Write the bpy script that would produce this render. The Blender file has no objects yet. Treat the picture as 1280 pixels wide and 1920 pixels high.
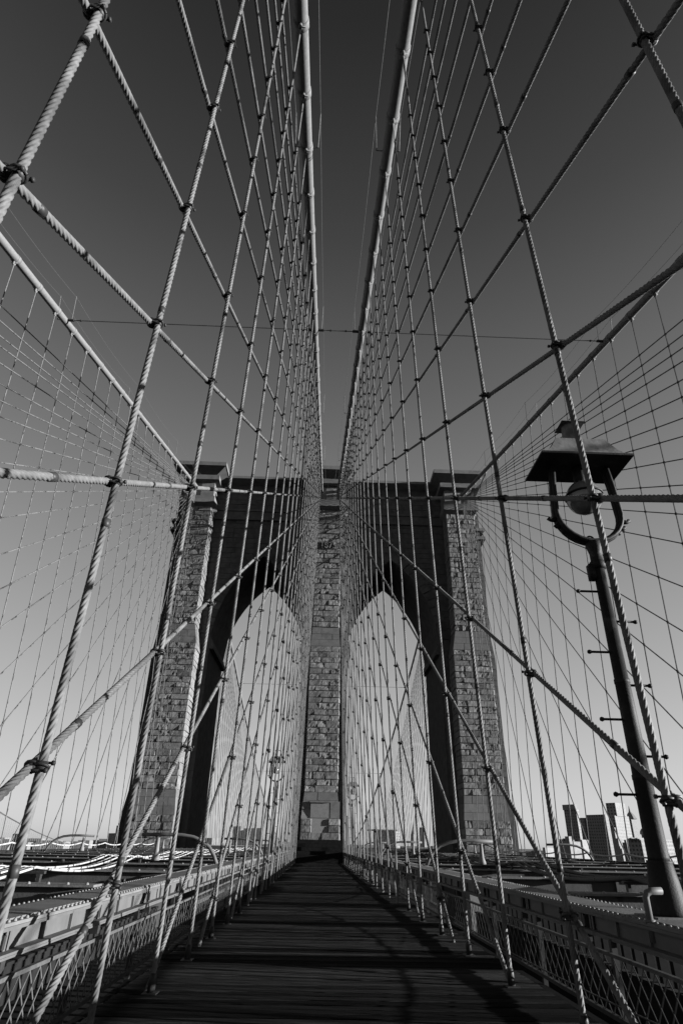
import bpy, math, random
from mathutils import Vector, Matrix, noise as mnoise
R_ = math.radians
random.seed(7)
S = bpy.context.scene
COL = S.collection

# ------------------------------------------------------------------ camera
cam_d = bpy.data.cameras.new('camera'); cam = bpy.data.objects.new('camera', cam_d); COL.objects.link(cam)
cam_d.sensor_fit = 'VERTICAL'; cam_d.sensor_height = 36.0; cam_d.lens = 21.256
cam_d.clip_start = 0.05; cam_d.clip_end = 20000
Mr = Matrix(((0.9991831291727735, -0.03218945462028788, -0.024431810979806737),
             (-0.03698695515777224, -0.4848931813294077, -0.8737909176962205),
             (0.016280034541164952, 0.8739808016835922, -0.48568767614985237)))
# columns of Mr are the camera axes in world space
CAM = Vector((-0.33, 0.0, 1.5))
cam.matrix_world = Matrix.Translation(CAM) @ Mr.to_4x4()
S.camera = cam

# ------------------------------------------------------------------ sky, sun, exposure
SUN_EL, SUN_AZ = R_(6.9), R_(99.3)         # azimuth clockwise from +Y (the way we look)
W = bpy.data.worlds.new('World'); S.world = W; W.use_nodes = True
nt = W.node_tree; nt.nodes.clear()
out = nt.nodes.new('ShaderNodeOutputWorld'); bg = nt.nodes.new('ShaderNodeBackground')
sky = nt.nodes.new('ShaderNodeTexSky'); sky.sky_type = 'NISHITA'; sky.sun_disc = False
sky.sun_elevation = SUN_EL; sky.sun_rotation = SUN_AZ
sky.air_density = 1.0; sky.dust_density = 1.0; sky.ozone_density = 1.0; sky.altitude = 0
sep = nt.nodes.new('ShaderNodeSeparateColor')      # black-and-white film behind a red filter: only the red light counts
mn = nt.nodes.new('ShaderNodeMath'); mn.operation = 'MINIMUM'; mn.inputs[1].default_value = 7.0
pw = nt.nodes.new('ShaderNodeMath'); pw.operation = 'POWER'; pw.inputs[1].default_value = 0.4     # film shoulder
geo = nt.nodes.new('ShaderNodeTexCoord'); sx = nt.nodes.new('ShaderNodeSeparateXYZ')
rmp = nt.nodes.new('ShaderNodeValToRGB'); rmp.color_ramp.interpolation = 'EASE'       # the red filter deepens the sky evenly with height
els = rmp.color_ramp.elements
while len(els) < 7: els.new(0.5)
for e, (q, v) in zip(els, ((0.0, 0.355), (0.15, 0.325), (0.42, 0.225), (0.64, 0.128), (0.80, 0.064), (0.93, 0.029), (1.0, 0.02))):
    e.position = q; e.color = (v, v, v, 1)
rmp.color_ramp.interpolation = 'LINEAR'
ml = nt.nodes.new('ShaderNodeMath'); ml.operation = 'MULTIPLY'
nt.links.new(sky.outputs[0], sep.inputs[0]); nt.links.new(sep.outputs[0], mn.inputs[0]); nt.links.new(mn.outputs[0], pw.inputs[0])
nt.links.new(geo.outputs['Generated'], sx.inputs[0]); nt.links.new(sx.outputs[2], rmp.inputs[0])
nt.links.new(pw.outputs[0], ml.inputs[0]); nt.links.new(rmp.outputs[0], ml.inputs[1])
gn = nt.nodes.new('ShaderNodeMath'); gn.operation = 'MULTIPLY'; gn.inputs[1].default_value = 3.35
nt.links.new(ml.outputs[0], gn.inputs[0]); nt.links.new(gn.outputs[0], bg.inputs[0])
bg.inputs[1].default_value = 0.10
nt.links.new(bg.outputs[0], out.inputs[0])
sd = bpy.data.lights.new('sun', 'SUN'); sd.energy = 5.0; sd.angle = R_(0.5); sd.color = (1, 1, 1)
sun = bpy.data.objects.new('sun', sd); COL.objects.link(sun)
SV = Vector((math.sin(SUN_AZ) * math.cos(SUN_EL), math.cos(SUN_AZ) * math.cos(SUN_EL), math.sin(SUN_EL)))
sun.rotation_euler = SV.to_track_quat('Z', 'Y').to_euler(); sun.location = (60, -20, 60)
S.view_settings.view_transform = 'Standard'; S.view_settings.look = 'None'
S.view_settings.exposure = 1.8; S.view_settings.gamma = 1.0; S.view_settings.use_curve_mapping = False
S.cycles.max_bounces = 4; S.cycles.diffuse_bounces = 2; S.cycles.glossy_bounces = 2

# ------------------------------------------------------------------ materials (all grey: the photograph is black and white)
def mat(name, lo, hi, rough=0.8, scale=4.0, detail=6.0, bump=0.0, bscale=None, metal=0.0, rnd=0.0, stretch=None, spec=0.12, objco=True, wear=None):
    m = bpy.data.materials.new(name); m.use_nodes = True
    n = m.node_tree; b = n.nodes['Principled BSDF']
    b.inputs['Roughness'].default_value = rough; b.inputs['Metallic'].default_value = metal
    b.inputs['Specular IOR Level'].default_value = spec
    tc = n.nodes.new('ShaderNodeTexCoord'); mp = n.nodes.new('ShaderNodeMapping')
    if stretch: mp.inputs['Scale'].default_value = stretch
    n.links.new(tc.outputs['Object' if objco else 'Generated'], mp.inputs[0])
    oi = n.nodes.new('ShaderNodeObjectInfo')
    add = n.nodes.new('ShaderNodeVectorMath'); add.operation = 'ADD'
    sc = n.nodes.new('ShaderNodeVectorMath'); sc.operation = 'SCALE'; sc.inputs[3].default_value = 37.0
    cmb = n.nodes.new('ShaderNodeCombineXYZ')
    for k in range(3): n.links.new(oi.outputs['Random'], cmb.inputs[k])
    n.links.new(cmb.outputs[0], sc.inputs[0]); n.links.new(mp.outputs[0], add.inputs[0]); n.links.new(sc.outputs[0], add.inputs[1])
    nz = n.nodes.new('ShaderNodeTexNoise'); nz.inputs['Scale'].default_value = scale; nz.inputs['Detail'].default_value = detail
    nz.inputs['Roughness'].default_value = 0.65
    n.links.new(add.outputs[0], nz.inputs['Vector'])
    mr = n.nodes.new('ShaderNodeMapRange'); mr.inputs[1].default_value = 0.3; mr.inputs[2].default_value = 0.7
    mr.inputs[3].default_value = lo; mr.inputs[4].default_value = hi
    n.links.new(nz.outputs['Fac'], mr.inputs[0])
    cur = mr.outputs[0]
    if rnd:
        m2 = n.nodes.new('ShaderNodeMapRange'); m2.inputs[3].default_value = 1 - rnd; m2.inputs[4].default_value = 1 + rnd
        n.links.new(oi.outputs['Random'], m2.inputs[0])
        mu = n.nodes.new('ShaderNodeMath'); mu.operation = 'MULTIPLY'
        n.links.new(cur, mu.inputs[0]); n.links.new(m2.outputs[0], mu.inputs[1]); cur = mu.outputs[0]
    if wear:                                  # blotches of rust or dirt with their own outline
        ws, wt, wf = wear
        n2 = n.nodes.new('ShaderNodeTexNoise'); n2.inputs['Scale'].default_value = ws; n2.inputs['Detail'].default_value = 8
        n.links.new(add.outputs[0], n2.inputs['Vector'])
        m3 = n.nodes.new('ShaderNodeMapRange'); m3.inputs[1].default_value = wt; m3.inputs[2].default_value = wt + 0.08
        m3.inputs[3].default_value = 1.0; m3.inputs[4].default_value = wf
        n.links.new(n2.outputs['Fac'], m3.inputs[0])
        mu = n.nodes.new('ShaderNodeMath'); mu.operation = 'MULTIPLY'
        n.links.new(cur, mu.inputs[0]); n.links.new(m3.outputs[0], mu.inputs[1]); cur = mu.outputs[0]
    n.links.new(cur, b.inputs['Base Color'])
    if bump:
        bz = n.nodes.new('ShaderNodeTexNoise'); bz.inputs['Scale'].default_value = bscale or scale * 4; bz.inputs['Detail'].default_value = 8
        n.links.new(add.outputs[0], bz.inputs['Vector'])
        bp = n.nodes.new('ShaderNodeBump'); bp.inputs['Strength'].default_value = bump; bp.inputs['Distance'].default_value = 0.03
        n.links.new(bz.outputs['Fac'], bp.inputs['Height']); n.links.new(bp.outputs[0], b.inputs['Normal'])
    return m
M = dict(
    stone=mat('granite', 0.085, 0.15, 0.9, 2.2, bump=0.5, bscale=9, rnd=0.16, wear=(0.9, 0.56, 0.72)),
    smooth=mat('dressed_granite', 0.085, 0.12, 0.9, 1.6, bump=0.12, bscale=14, rnd=0.10, wear=(0.7, 0.58, 0.8)),
    wall=mat('shade_dark_granite', 0.042, 0.078, 0.9, 1.4, bump=0.3, bscale=6, rnd=0.2),  # granite darkened to carry the shade of the recessed wall
    mortar=mat('mortar', 0.13, 0.17, 0.95, 6),
    cable=mat('pale_cable_paint', 0.1, 0.135, 0.6, 9, bump=0.15, bscale=60, wear=(3, 0.6, 0.8)),
    rope=mat('painted_wire_rope', 0.062, 0.112, 0.6, 14, wear=(1.7, 0.54, 0.6), spec=0.12),
    iron=mat('dark_iron', 0.015, 0.03, 0.5, 20, spec=0.2),
    paint=mat('grey_bridge_paint', 0.06, 0.085, 0.6, 3, bump=0.05, bscale=30, wear=(5, 0.64, 0.6), spec=0.2),
    top=mat('grimy_top_paint', 0.08, 0.12, 0.75, 6, bump=0.1, bscale=40, wear=(3, 0.6, 0.6)),
    truss=mat('black_truss', 0.006, 0.012, 0.9, 3),  # near-black base for the outer trusses and parapets
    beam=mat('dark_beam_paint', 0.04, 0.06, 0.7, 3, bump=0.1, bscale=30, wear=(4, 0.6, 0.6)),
    rivet=mat('rivet_paint', 0.12, 0.16, 0.6, 10),
    wood=mat('tarred_plank', 0.01, 0.026, 0.85, 3.0, bump=0.5, bscale=10, rnd=0.75, stretch=(0.6, 9, 9), wear=(0.9, 0.58, 0.55)),
    darkwood=mat('black_timber', 0.006, 0.012, 0.9, 4),
    fence=mat('fence_paint', 0.04, 0.07, 0.6, 12, wear=(8, 0.6, 0.5)),
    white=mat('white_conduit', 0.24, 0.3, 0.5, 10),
    wire=mat('thin_wire', 0.05, 0.08, 0.6, 10),
    lamp=mat('lamp_iron', 0.008, 0.014, 0.6, 8, bump=0.12, bscale=60, spec=0.12, wear=(5, 0.6, 2.2)),
    zinc=mat('weathered_zinc', 0.08, 0.14, 0.6, 5, bump=0.1, bscale=20, wear=(4, 0.55, 0.65)),
    recess_dark=mat('recess_shade', 0.02, 0.035, 0.6, 6),  # dark tone that paints in the shade of the recesses
    plaque=mat('grey_tablet', 0.11, 0.15, 0.7, 5, bump=0.08, bscale=25),
    road=mat('asphalt', 0.012, 0.02, 0.9, 5),
    ground=mat('city_ground', 0.012, 0.022, 0.9, 0.02),
    water=mat('river_water', 0.012, 0.02, 0.6, 0.05, bump=0.3, bscale=0.2),
    bdark=mat('dark_facade', 0.11, 0.18, 0.8, 0.3),
    bpale=mat('pale_facade', 0.15, 0.2, 0.8, 0.3),
    bmid=mat('grey_facade', 0.11, 0.15, 0.8, 0.3),
    pane=mat('window_pane', 0.03, 0.05, 0.3, 1.0),
)
gl = bpy.data.materials.new('opal_glass'); gl.use_nodes = True
_b = gl.node_tree.nodes['Principled BSDF']; _b.inputs['Roughness'].default_value = 0.12; _b.inputs['Base Color'].default_value = (0.10, 0.10, 0.10, 1)
_b.inputs['Transmission Weight'].default_value = 0.1; _b.inputs['Specular IOR Level'].default_value = 0.6
M['glass'] = gl
for q in ('road', 'ground', 'water', 'wood', 'darkwood', 'wall', 'stone', 'smooth'): M[q].node_tree.nodes['Principled BSDF'].inputs['Specular IOR Level'].default_value = 0.02

# ------------------------------------------------------------------ mesh helper
DECK = 0.005                                   # the deck climbs gently to the tower
def dk(y): return DECK * y
class MB:
    def __init__(s): s.v = []; s.f = []
    def quadbox(s, p):                         # eight corners: bottom ring then top ring
        i = len(s.v); s.v += [tuple(q) for q in p]
        s.f += [(i, i+3, i+2, i+1), (i+4, i+5, i+6, i+7), (i, i+1, i+5, i+4), (i+1, i+2, i+6, i+5), (i+2, i+3, i+7, i+6), (i+3, i, i+4, i+7)]
    def box(s, x0, x1, y0, y1, z0, z1):
        s.quadbox([(x0, y0, z0), (x1, y0, z0), (x1, y1, z0), (x0, y1, z0), (x0, y0, z1), (x1, y0, z1), (x1, y1, z1), (x0, y1, z1)])
    def frustum(s, b, z0, t, z1):              # b, t = (x0,x1,y0,y1)
        s.quadbox([(b[0], b[2], z0), (b[1], b[2], z0), (b[1], b[3], z0), (b[0], b[3], z0), (t[0], t[2], z1), (t[1], t[2], z1), (t[1], t[3], z1), (t[0], t[3], z1)])
    def tube(s, path, r, n=8, caps=True):
        path = [Vector(p) for p in path]; i0 = len(s.v); m = len(path)
        up = Vector((0, 0, 1))
        d0 = (path[1] - path[0]).normalized()
        if abs(d0.z) > 0.9: up = Vector((0, 1, 0))
        a = d0.cross(up).normalized()
        for k, p in enumerate(path):
            d = ((path[min(k+1, m-1)] - path[max(k-1, 0)])).normalized()
            a = (a - d * a.dot(d)).normalized(); b = d.cross(a)
            rr = r[k] if isinstance(r, (list, tuple)) else r
            for j in range(n):
                t = 2 * math.pi * j / n
                s.v.append(tuple(p + a * (rr * math.cos(t)) + b * (rr * math.sin(t))))
        for k in range(m - 1):
            for j in range(n):
                q = i0 + k*n; s.f.append((q + j, q + (j+1) % n, q + n + (j+1) % n, q + n + j))
        if caps:
            s.f.append(tuple(i0 + j for j in reversed(range(n)))); s.f.append(tuple(i0 + (m-1)*n + j for j in range(n)))
    def lathe(s, prof, cx=0, cy=0, n=16):
        i0 = len(s.v); m = len(prof)
        for r, z in prof:
            for j in range(n):
                t = 2*math.pi*j/n; s.v.append((cx + r*math.cos(t), cy + r*math.sin(t), z))
        for k in range(m-1):
            for j in range(n):
                q = i0 + k*n; s.f.append((q+j, q+(j+1) % n, q+n+(j+1) % n, q+n+j))
        s.f.append(tuple(i0+j for j in reversed(range(n)))); s.f.append(tuple(i0+(m-1)*n+j for j in range(n)))
    def dome(s, x, y, z, r, h, n=6):           # a rivet head
        i = len(s.v)
        for rr, hh in ((r, 0), (r*0.75, h*0.7)):
            for j in range(n):
                t = 2*math.pi*j/n; s.v.append((x + rr*math.cos(t), y + rr*math.sin(t), z + hh))
        s.v.append((x, y, z + h))
        for j in range(n):
            s.f.append((i+j, i+(j+1) % n, i+n+(j+1) % n, i+n+j)); s.f.append((i+n+j, i+n+(j+1) % n, i+2*n))
    def add(s, mesh_vf, fn):
        i = len(s.v); v, f = mesh_vf
        s.v += [fn(p) for p in v]; s.f += [tuple(i+q for q in g) for g in f]
    def mesh(s, name, m, smooth=False):
        me = bpy.data.meshes.new(name); me.from_pydata(s.v, [], s.f); me.materials.append(M[m] if isinstance(m, str) else m)
        if smooth: me.polygons.foreach_set('use_smooth', [True]*len(s.f))
        me.update(); return me
    def deck(s): s.v = [(x, y, z + dk(y)) for x, y, z in s.v]; return s
    def build(s, name, m, parent=None, smooth=False, loc=(0, 0, 0)):
        return put(name, s.mesh(name, m, smooth), parent, loc)
def put(name, me, parent=None, loc=(0, 0, 0), scale=None):
    o = bpy.data.objects.new(name, me); COL.objects.link(o)
    o.location = loc
    if scale: o.scale = scale
    if parent is not None:
        o.parent = parent
    return o
def tag(o, label=None, cat=None, group=None, kind=None):
    if label: o['label'] = label
    if cat: o['category'] = cat
    if group: o['group'] = group
    if kind: o['kind'] = kind
    return o
def thing(name, label, cat, group=None, loc=(0, 0, 0)):
    return tag(put(name, None, None, loc), label, cat, group)
def cut(p, c): return Vector(p) - Vector(c)
ORD = ['nearest', 'second', 'third', 'fourth', 'fifth', 'sixth', 'seventh', 'eighth', 'ninth', 'tenth', 'eleventh', 'twelfth', 'thirteenth', 'fourteenth', 'fifteenth', 'sixteenth', 'seventeenth', 'eighteenth', 'nineteenth', 'twentieth', 'twenty-first', 'twenty-second', 'twenty-third', 'twenty-fourth', 'twenty-fifth', 'twenty-sixth', 'twenty-seventh', 'twenty-eighth', 'twenty-ninth', 'thirtieth']

# ================================================================== LARGE STRUCTURE
# ------------------------------------------------------------------ ground, water, roadways
m = MB(); m.box(-9000, 9000, -9000, 9000, -44.0, -43.0); tag(m.build('ground', 'ground'), kind='structure')
m = MB(); m.box(-1500, 1500, 95, 620, -43.0, -42.6); tag(m.build('water', 'water'), kind='structure')
for s in (-1, 1):
    m = MB(); a, b = sorted((s*3.4, s*13.9)); m.box(a, b, -20, 560, -5.2, -4.8); tag(m.build('roadway', 'road'), kind='structure')

# ------------------------------------------------------------------ stone tower
TF, TW, TB = 65.0, 67.5, 77.6                  # buttress face, wall face, back
tower = thing('stone_tower', 'massive granite bridge tower with two pointed arches closing the end of the walkway', 'bridge tower', loc=(0, TF, 0))
def tp(mb, name, m_, smooth=False):
    mb.v = [(x, y - TF, z) for x, y, z in mb.v]; return mb.build(name, m_, tower, smooth)
def lerp(a, b, t): return a + (b - a)*t
STG = [(-7.0, 0), (4.0, 0), (6.2, 1), (20.7, 1), (22.9, 2), (44, 2)]
def stage(z):
    for (z0, s0), (z1, s1) in zip(STG, STG[1:]):
        if z <= z1: return lerp(s0, s1, (z - z0)/(z1 - z0))
    return 2.0
def sv(vals, z):
    s = stage(z); i = min(int(s), 1); return lerp(vals[i], vals[i+1], s - i)
AX0, AX1, ACX, AHALF, SPR, APEX = 2.45, 13.03, 7.74, 5.29, 21.6, 32.5
rise = APEX - SPR; cc = (rise*rise - AHALF*AHALF)/(2*AHALF); ARC = AHALF + cc
def arch_z(x):                                 # underside of the arch
    d = abs(x - ACX)
    return SPR + math.sqrt(max(ARC*ARC - (d + cc)**2, 0))
WTOP = 42.55
m = MB()
for s in (-1, 1):
    lv = [-7, 4, 6.2, 20.7, 22.9, WTOP]
    for z0, z1 in zip(lv, lv[1:]):
        o0, o1 = sv((19.65, 19.3, 19.05), z0), sv((19.65, 19.3, 19.05), z1)
        if s > 0: m.frustum((AX1, o0, TW, TB), z0, (AX1, o1, TW, TB), z1)
        else: m.frustum((-o0, -AX1, TW, TB), z0, (-o1, -AX1, TW, TB), z1)
m.box(-AX0, AX0, TW, TB, -7, WTOP)
N = 28
for s in (-1, 1):
    xs = [AX0 + (AX1 - AX0)*k/N for k in range(N+1)]
    for a, b in zip(xs, xs[1:]):
        za, zb = arch_z(a), arch_z(b); i = len(m.v)
        m.v += [(s*a, TW, za), (s*b, TW, zb), (s*b, TW, WTOP), (s*a, TW, WTOP), (s*a, TB, za), (s*b, TB, zb), (s*b, TB, WTOP), (s*a, TB, WTOP)]
        m.f += [(i, i+1, i+2, i+3), (i+5, i+4, i+7, i+6), (i+1, i, i+4, i+5), (i+3, i+2, i+6, i+7)]
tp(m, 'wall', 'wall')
# impost mouldings at the springing of each arch
for s in (-1, 1):
    for x, d in ((AX0, 1), (AX1, -1)):
        m = MB(); a, b = sorted((s*x, s*(x + d*0.45))); c, e = sorted((s*x, s*(x + d*0.12)))
        m.frustum((a, b, TW-0.05, TB+0.1), 20.9, (a, b, TW-0.05, TB+0.1), 21.25)
        m.frustum((a, b, TW-0.05, TB+0.1), 21.252, (c, e, TW-0.05, TB+0.1), 22.1)
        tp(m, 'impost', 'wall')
# voussoirs round each arch, every stone a part
for s in (-1, 1):
    for side in (-1, 1):
        a_top = math.acos(cc/ARC)
        nv = 13
        for k in range(nv):
            a0, a1 = a_top*k/nv + 0.004, a_top*(k+1)/nv - 0.004
            pr = 0.07 + 0.05*(k % 2)
            q = []
            for rr in (ARC + 0.02, ARC + 1.15):
                for a in (a0, a1):
                    q.append((ACX + side*(rr*math.cos(a) - cc), SPR + rr*math.sin(a)))
            (x0, z0), (x1, z1), (x2, z2), (x3, z3) = q
            if k == nv-1:
                x1 = ACX + side*0.02; x3 = ACX + side*0.02
            m = MB()
            m.quadbox([(s*x0, TW-pr, z0), (s*x1, TW-pr, z1), (s*x1, TW+0.1, z1), (s*x0, TW+0.1, z0), (s*x2, TW-pr, z2), (s*x3, TW-pr, z3), (s*x3, TW+0.1, z3), (s*x2, TW+0.1, z2)])
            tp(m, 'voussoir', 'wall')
# ---- buttress cores
BUT = [(-1, 'o'), (0, 'c'), (1, 'o')]
def bx(b, z):                                  # x-interval and face y of a buttress at height z
    if b == 0:
        h = sv((1.86, 1.62, 1.46), z); x0, x1 = -h, h
    else:
        i, o = sv((13.75, 13.97, 14.42), z), sv((18.15, 18.02, 17.84), z)
        x0, x1 = (i, o) if b > 0 else (-o, -i)
    return x0, x1, sv((64.45, 64.72, 65.0), z)
for b in (-1, 0, 1):
    m = MB(); lv = [-7, 4, 6.2, 20.7, 22.9, 41.2]
    for z0, z1 in zip(lv, lv[1:]):
        a0, a1, ay = bx(b, z0+1e-4); c0, c1, cy = bx(b, z1-1e-4); e = 0.03
        m.frustum((a0+e, a1-e, ay+e, TW+0.3), z0, (c0+e, c1-e, cy+e, TW+0.3), z1)
    tp(m, 'pier_core', 'mortar')
# ---- rough-faced blocks
def rough_block(seed, left, right, amp=0.045, nx=9, nz=5):
    """unit block: x,z in 0..1, y depth 0 (face) .. 1 (back, scaled by real depth); relief is in metres on y"""
    rn = random.Random(seed); off = Vector((rn.uniform(-99, 99), rn.uniform(-99, 99), rn.uniform(-99, 99)))
    k_ = rn.choice((0.35, 0.5, 0.7, 1.0, 1.5)); amp *= k_; tiltx, tiltz = rn.uniform(-0.035, 0.035), rn.uniform(-0.06, 0.04); base = rn.uniform(-0.05, 0.03)
    v, f = [], []
    def rel(u, w, o):
        e = min(u, 1-u)*42; g = min(w, 1-w)*24; ed = min(1, e)*min(1, g)
        h = mnoise.noise(Vector((u*2.1, w*1.5, o)) + off)*1.0 + mnoise.noise(Vector((u*6.5, w*3.6, o)) + off)*0.7
        return ed*(base + 0.05 + amp*h + tiltx*(u-0.5)*2 + tiltz*(w-0.5)*2)
    us = [0, 0.025] + [0.025 + 0.95*j/(nx-2) for j in range(1, nx-2)] + [0.975, 1]
    ws = [0, 0.045] + [0.045 + 0.91*j/(nz-2) for j in range(1, nz-2)] + [0.955, 1]
    for k in range(nz+1):
        for j in range(nx+1):
            u, w = us[j], ws[k]
            v.append((u, -rel(u, w, 0.0), w, 0))
    for k in range(nz):
        for j in range(nx):
            q = k*(nx+1)+j; f.append((q, q+1, q+nx+2, q+nx+1))
    def side(xs, sgn, rough):
        i = len(v); ny = 4
        for k in range(nz+1):
            for j in range(ny+1):
                u, w = (0, 0.025, 0.5, 0.975, 1)[j], ws[k]
                r = rel(u, w, 7.0)*sgn if rough else 0
                v.append((xs, u, w, r))
        for k in range(nz):
            for j in range(ny):
                q = i + k*(ny+1)+j
                f.append((q, q+1, q+ny+2, q+ny+1) if sgn > 0 else (q+1, q, q+ny+1, q+ny+2))
    side(1.0, 1, right); side(0.0, -1, left)
    i = len(v); v.extend([(0, 0, 1, 0), (1, 0, 1, 0), (1, 1, 1, 0), (0, 1, 1, 0), (0, 0, 0, 0), (1, 0, 0, 0), (1, 1, 0, 0), (0, 1, 0, 0)])
    f.append((i, i+1, i+2, i+3)); f.append((i+7, i+6, i+5, i+4))
    return v, f
VAR = {(l, r): [rough_block(100*l + 10*r + 1000*q + 3, l, r) for q in range(9)] for l in (0, 1) for r in (0, 1)}
def block_vf(var, x0, x1, yf, yb, z0, z1, gap=0.024):
    v, f = var; w, h, d = x1-x0-2*gap, z1-z0-2*gap, yb-yf
    out_ = []
    for (u, y, q, rx) in v:
        yy = y if y < 0 else y*d
        out_.append((u*w + rx, yy, q*h))
    return out_, f, (x0+gap, yf, z0+gap)
blocks = []                                    # (dist, vf, loc, material)
rb = random.Random(11)
def courses(z0, z1, h):
    n = max(1, round((z1-z0)/h)); e = [z0 + (z1-z0)*k/n for k in range(n+1)]
    for k in range(1, n): e[k] += rb.uniform(-0.05, 0.05)
    return list(zip(e, e[1:]))
def splits(x0, x1, n, par):
    w = (x1-x0)/n; e = [x0]
    for k in range(1, n): e.append(x0 + w*(k + rb.uniform(-0.2, 0.2) + (0.22 if par else -0.22)))
    return e + [x1]
cache = {}
for b in (-1, 0, 1):
    for (za, zb, hh, smooth_) in ((-0.6, 4.0, 0.62, 0), (4.0, 6.2, 0.73, 1), (6.2, 20.7, 0.60, 0), (20.7, 22.9, 0.73, 1), (22.9, 37.8, 0.66, 0)):
        if b == 0 and za < 0: za = 2.1
        for ci, (z0, z1) in enumerate(courses(za, zb, hh)):
            x0, x1, yf = bx(b, z0 + 1e-3); u0, u1, yt = bx(b, z1 - 1e-3)
            n = rb.choice((2, 2, 3, 3, 3)) if b == 0 else rb.choice((3, 3, 4, 4))
            if smooth_: n = 2 + ci % 2 if b == 0 else 3 + ci % 2
            if b == 0 and (3.95 < z1 < 5.35 or 2.95 < (z0+z1)/2 < 3.9):
                continue                        # the tablet, its frame and the recess stand here
            e = splits(x0, x1, n, ci % 2)
            for k in range(n):
                a, c = e[k], e[k+1]; l, r = int(k == 0), int(k == n-1)
                if smooth_:
                    t0, t1 = (a-x0)/(x1-x0), (c-x0)/(x1-x0); g = 0.012
                    a2, c2 = u0 + (u1-u0)*t0, u0 + (u1-u0)*t1
                    pr = rb.uniform(0, 0.02)
                    bb = MB(); bb.quadbox([(a+g, yf-pr, z0+g), (c-g, yf-pr, z0+g), (c-g, TW, z0+g), (a+g, TW, z0+g), (a2+g, yt-pr, z1-g), (c2-g, yt-pr, z1-g), (c2-g, TW, z1-g), (a2+g, TW, z1-g)])
                    lx, ly, lz = bb.v[0]
                    bb.v = [(p[0]-lx, p[1]-ly, p[2]-lz) for p in bb.v]
                    blocks.append((z0, (bb.v, bb.f), (lx, ly, lz), 'smooth'))
                else:
                    var = VAR[(l, r)][rb.randrange(9)]
                    v, f, loc = block_vf(var, a, c, yf, TW - 0.02, z0, z1)
                    blocks.append((z0, (v, f), loc, 'stone'))
blocks.sort(key=lambda t: abs(t[0] - 6.0))     # the largest in the picture are the ones lowest on the piers
rest = {'stone': MB(), 'smooth': MB()}
for k, (z, vf, loc, mt) in enumerate(blocks):
    if k < 300:
        bb = MB(); bb.v, bb.f = list(vf[0]), vf[1]
        put('stone_block', bb.mesh('stone_block', mt), tower, (loc[0], loc[1]-TF, loc[2]))
    else:
        rest[mt].add(vf, lambda p, l=loc: (p[0]+l[0], p[1]+l[1], p[2]+l[2]))
for mt in rest:
    if rest[mt].v: tag(tp(rest[mt], 'upper_stonework', mt), kind='stuff')
# ---- coursed masonry on the recessed wall
m = MB(); rw = random.Random(5)
z = 6.3
while z < 41.6:
    h = 0.62 if z < 20 else 0.68
    z1 = min(z + h, 41.9); zm = (z+z1)/2
    spans = []
    if z1 > 6.2:
        o = sv((19.6, 19.25, 19.0), zm); spans += [(bx(1, zm)[1]+0.03, o), (-o, bx(-1, zm)[0]-0.03)]
    for s in (-1, 1):
        if zm < SPR:
            ivs = [(AX1+0.05, bx(1, zm)[0]-0.03), (bx(0, zm)[1]+0.03, AX0-0.04)]
        else:
            r2 = ARC + 1.22; q = (zm+0.35-SPR)
            w = math.sqrt(max(r2*r2 - q*q, 0)) - cc
            if w > 0: ivs = [(bx(0, zm)[1]+0.03, ACX - w), (ACX + w, bx(1, zm)[0]-0.03)]
            else: ivs = [(bx(0, zm)[1]+0.03, bx(1, zm)[0]-0.03)]
        for a, c in ivs: spans.append((a, c) if s > 0 else (-c, -a))
    for a, c in spans:
        if c - a < 0.12: continue
        n = max(1, round((c-a)/1.35)); w = (c-a)/n
        for k in range(n):
            j = rw.uniform(-0.2, 0.2)*w if 0 < k else 0
            pr = rw.uniform(0.02, 0.09)
            m.box(a+w*k+0.02 + (j if k else 0), a+w*(k+1)-0.02, TW-pr, TW+0.05, z+0.02, z1-0.02)
    z = z1
tag(tp(m, 'recessed_stonework', 'wall'), kind='stuff')
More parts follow.
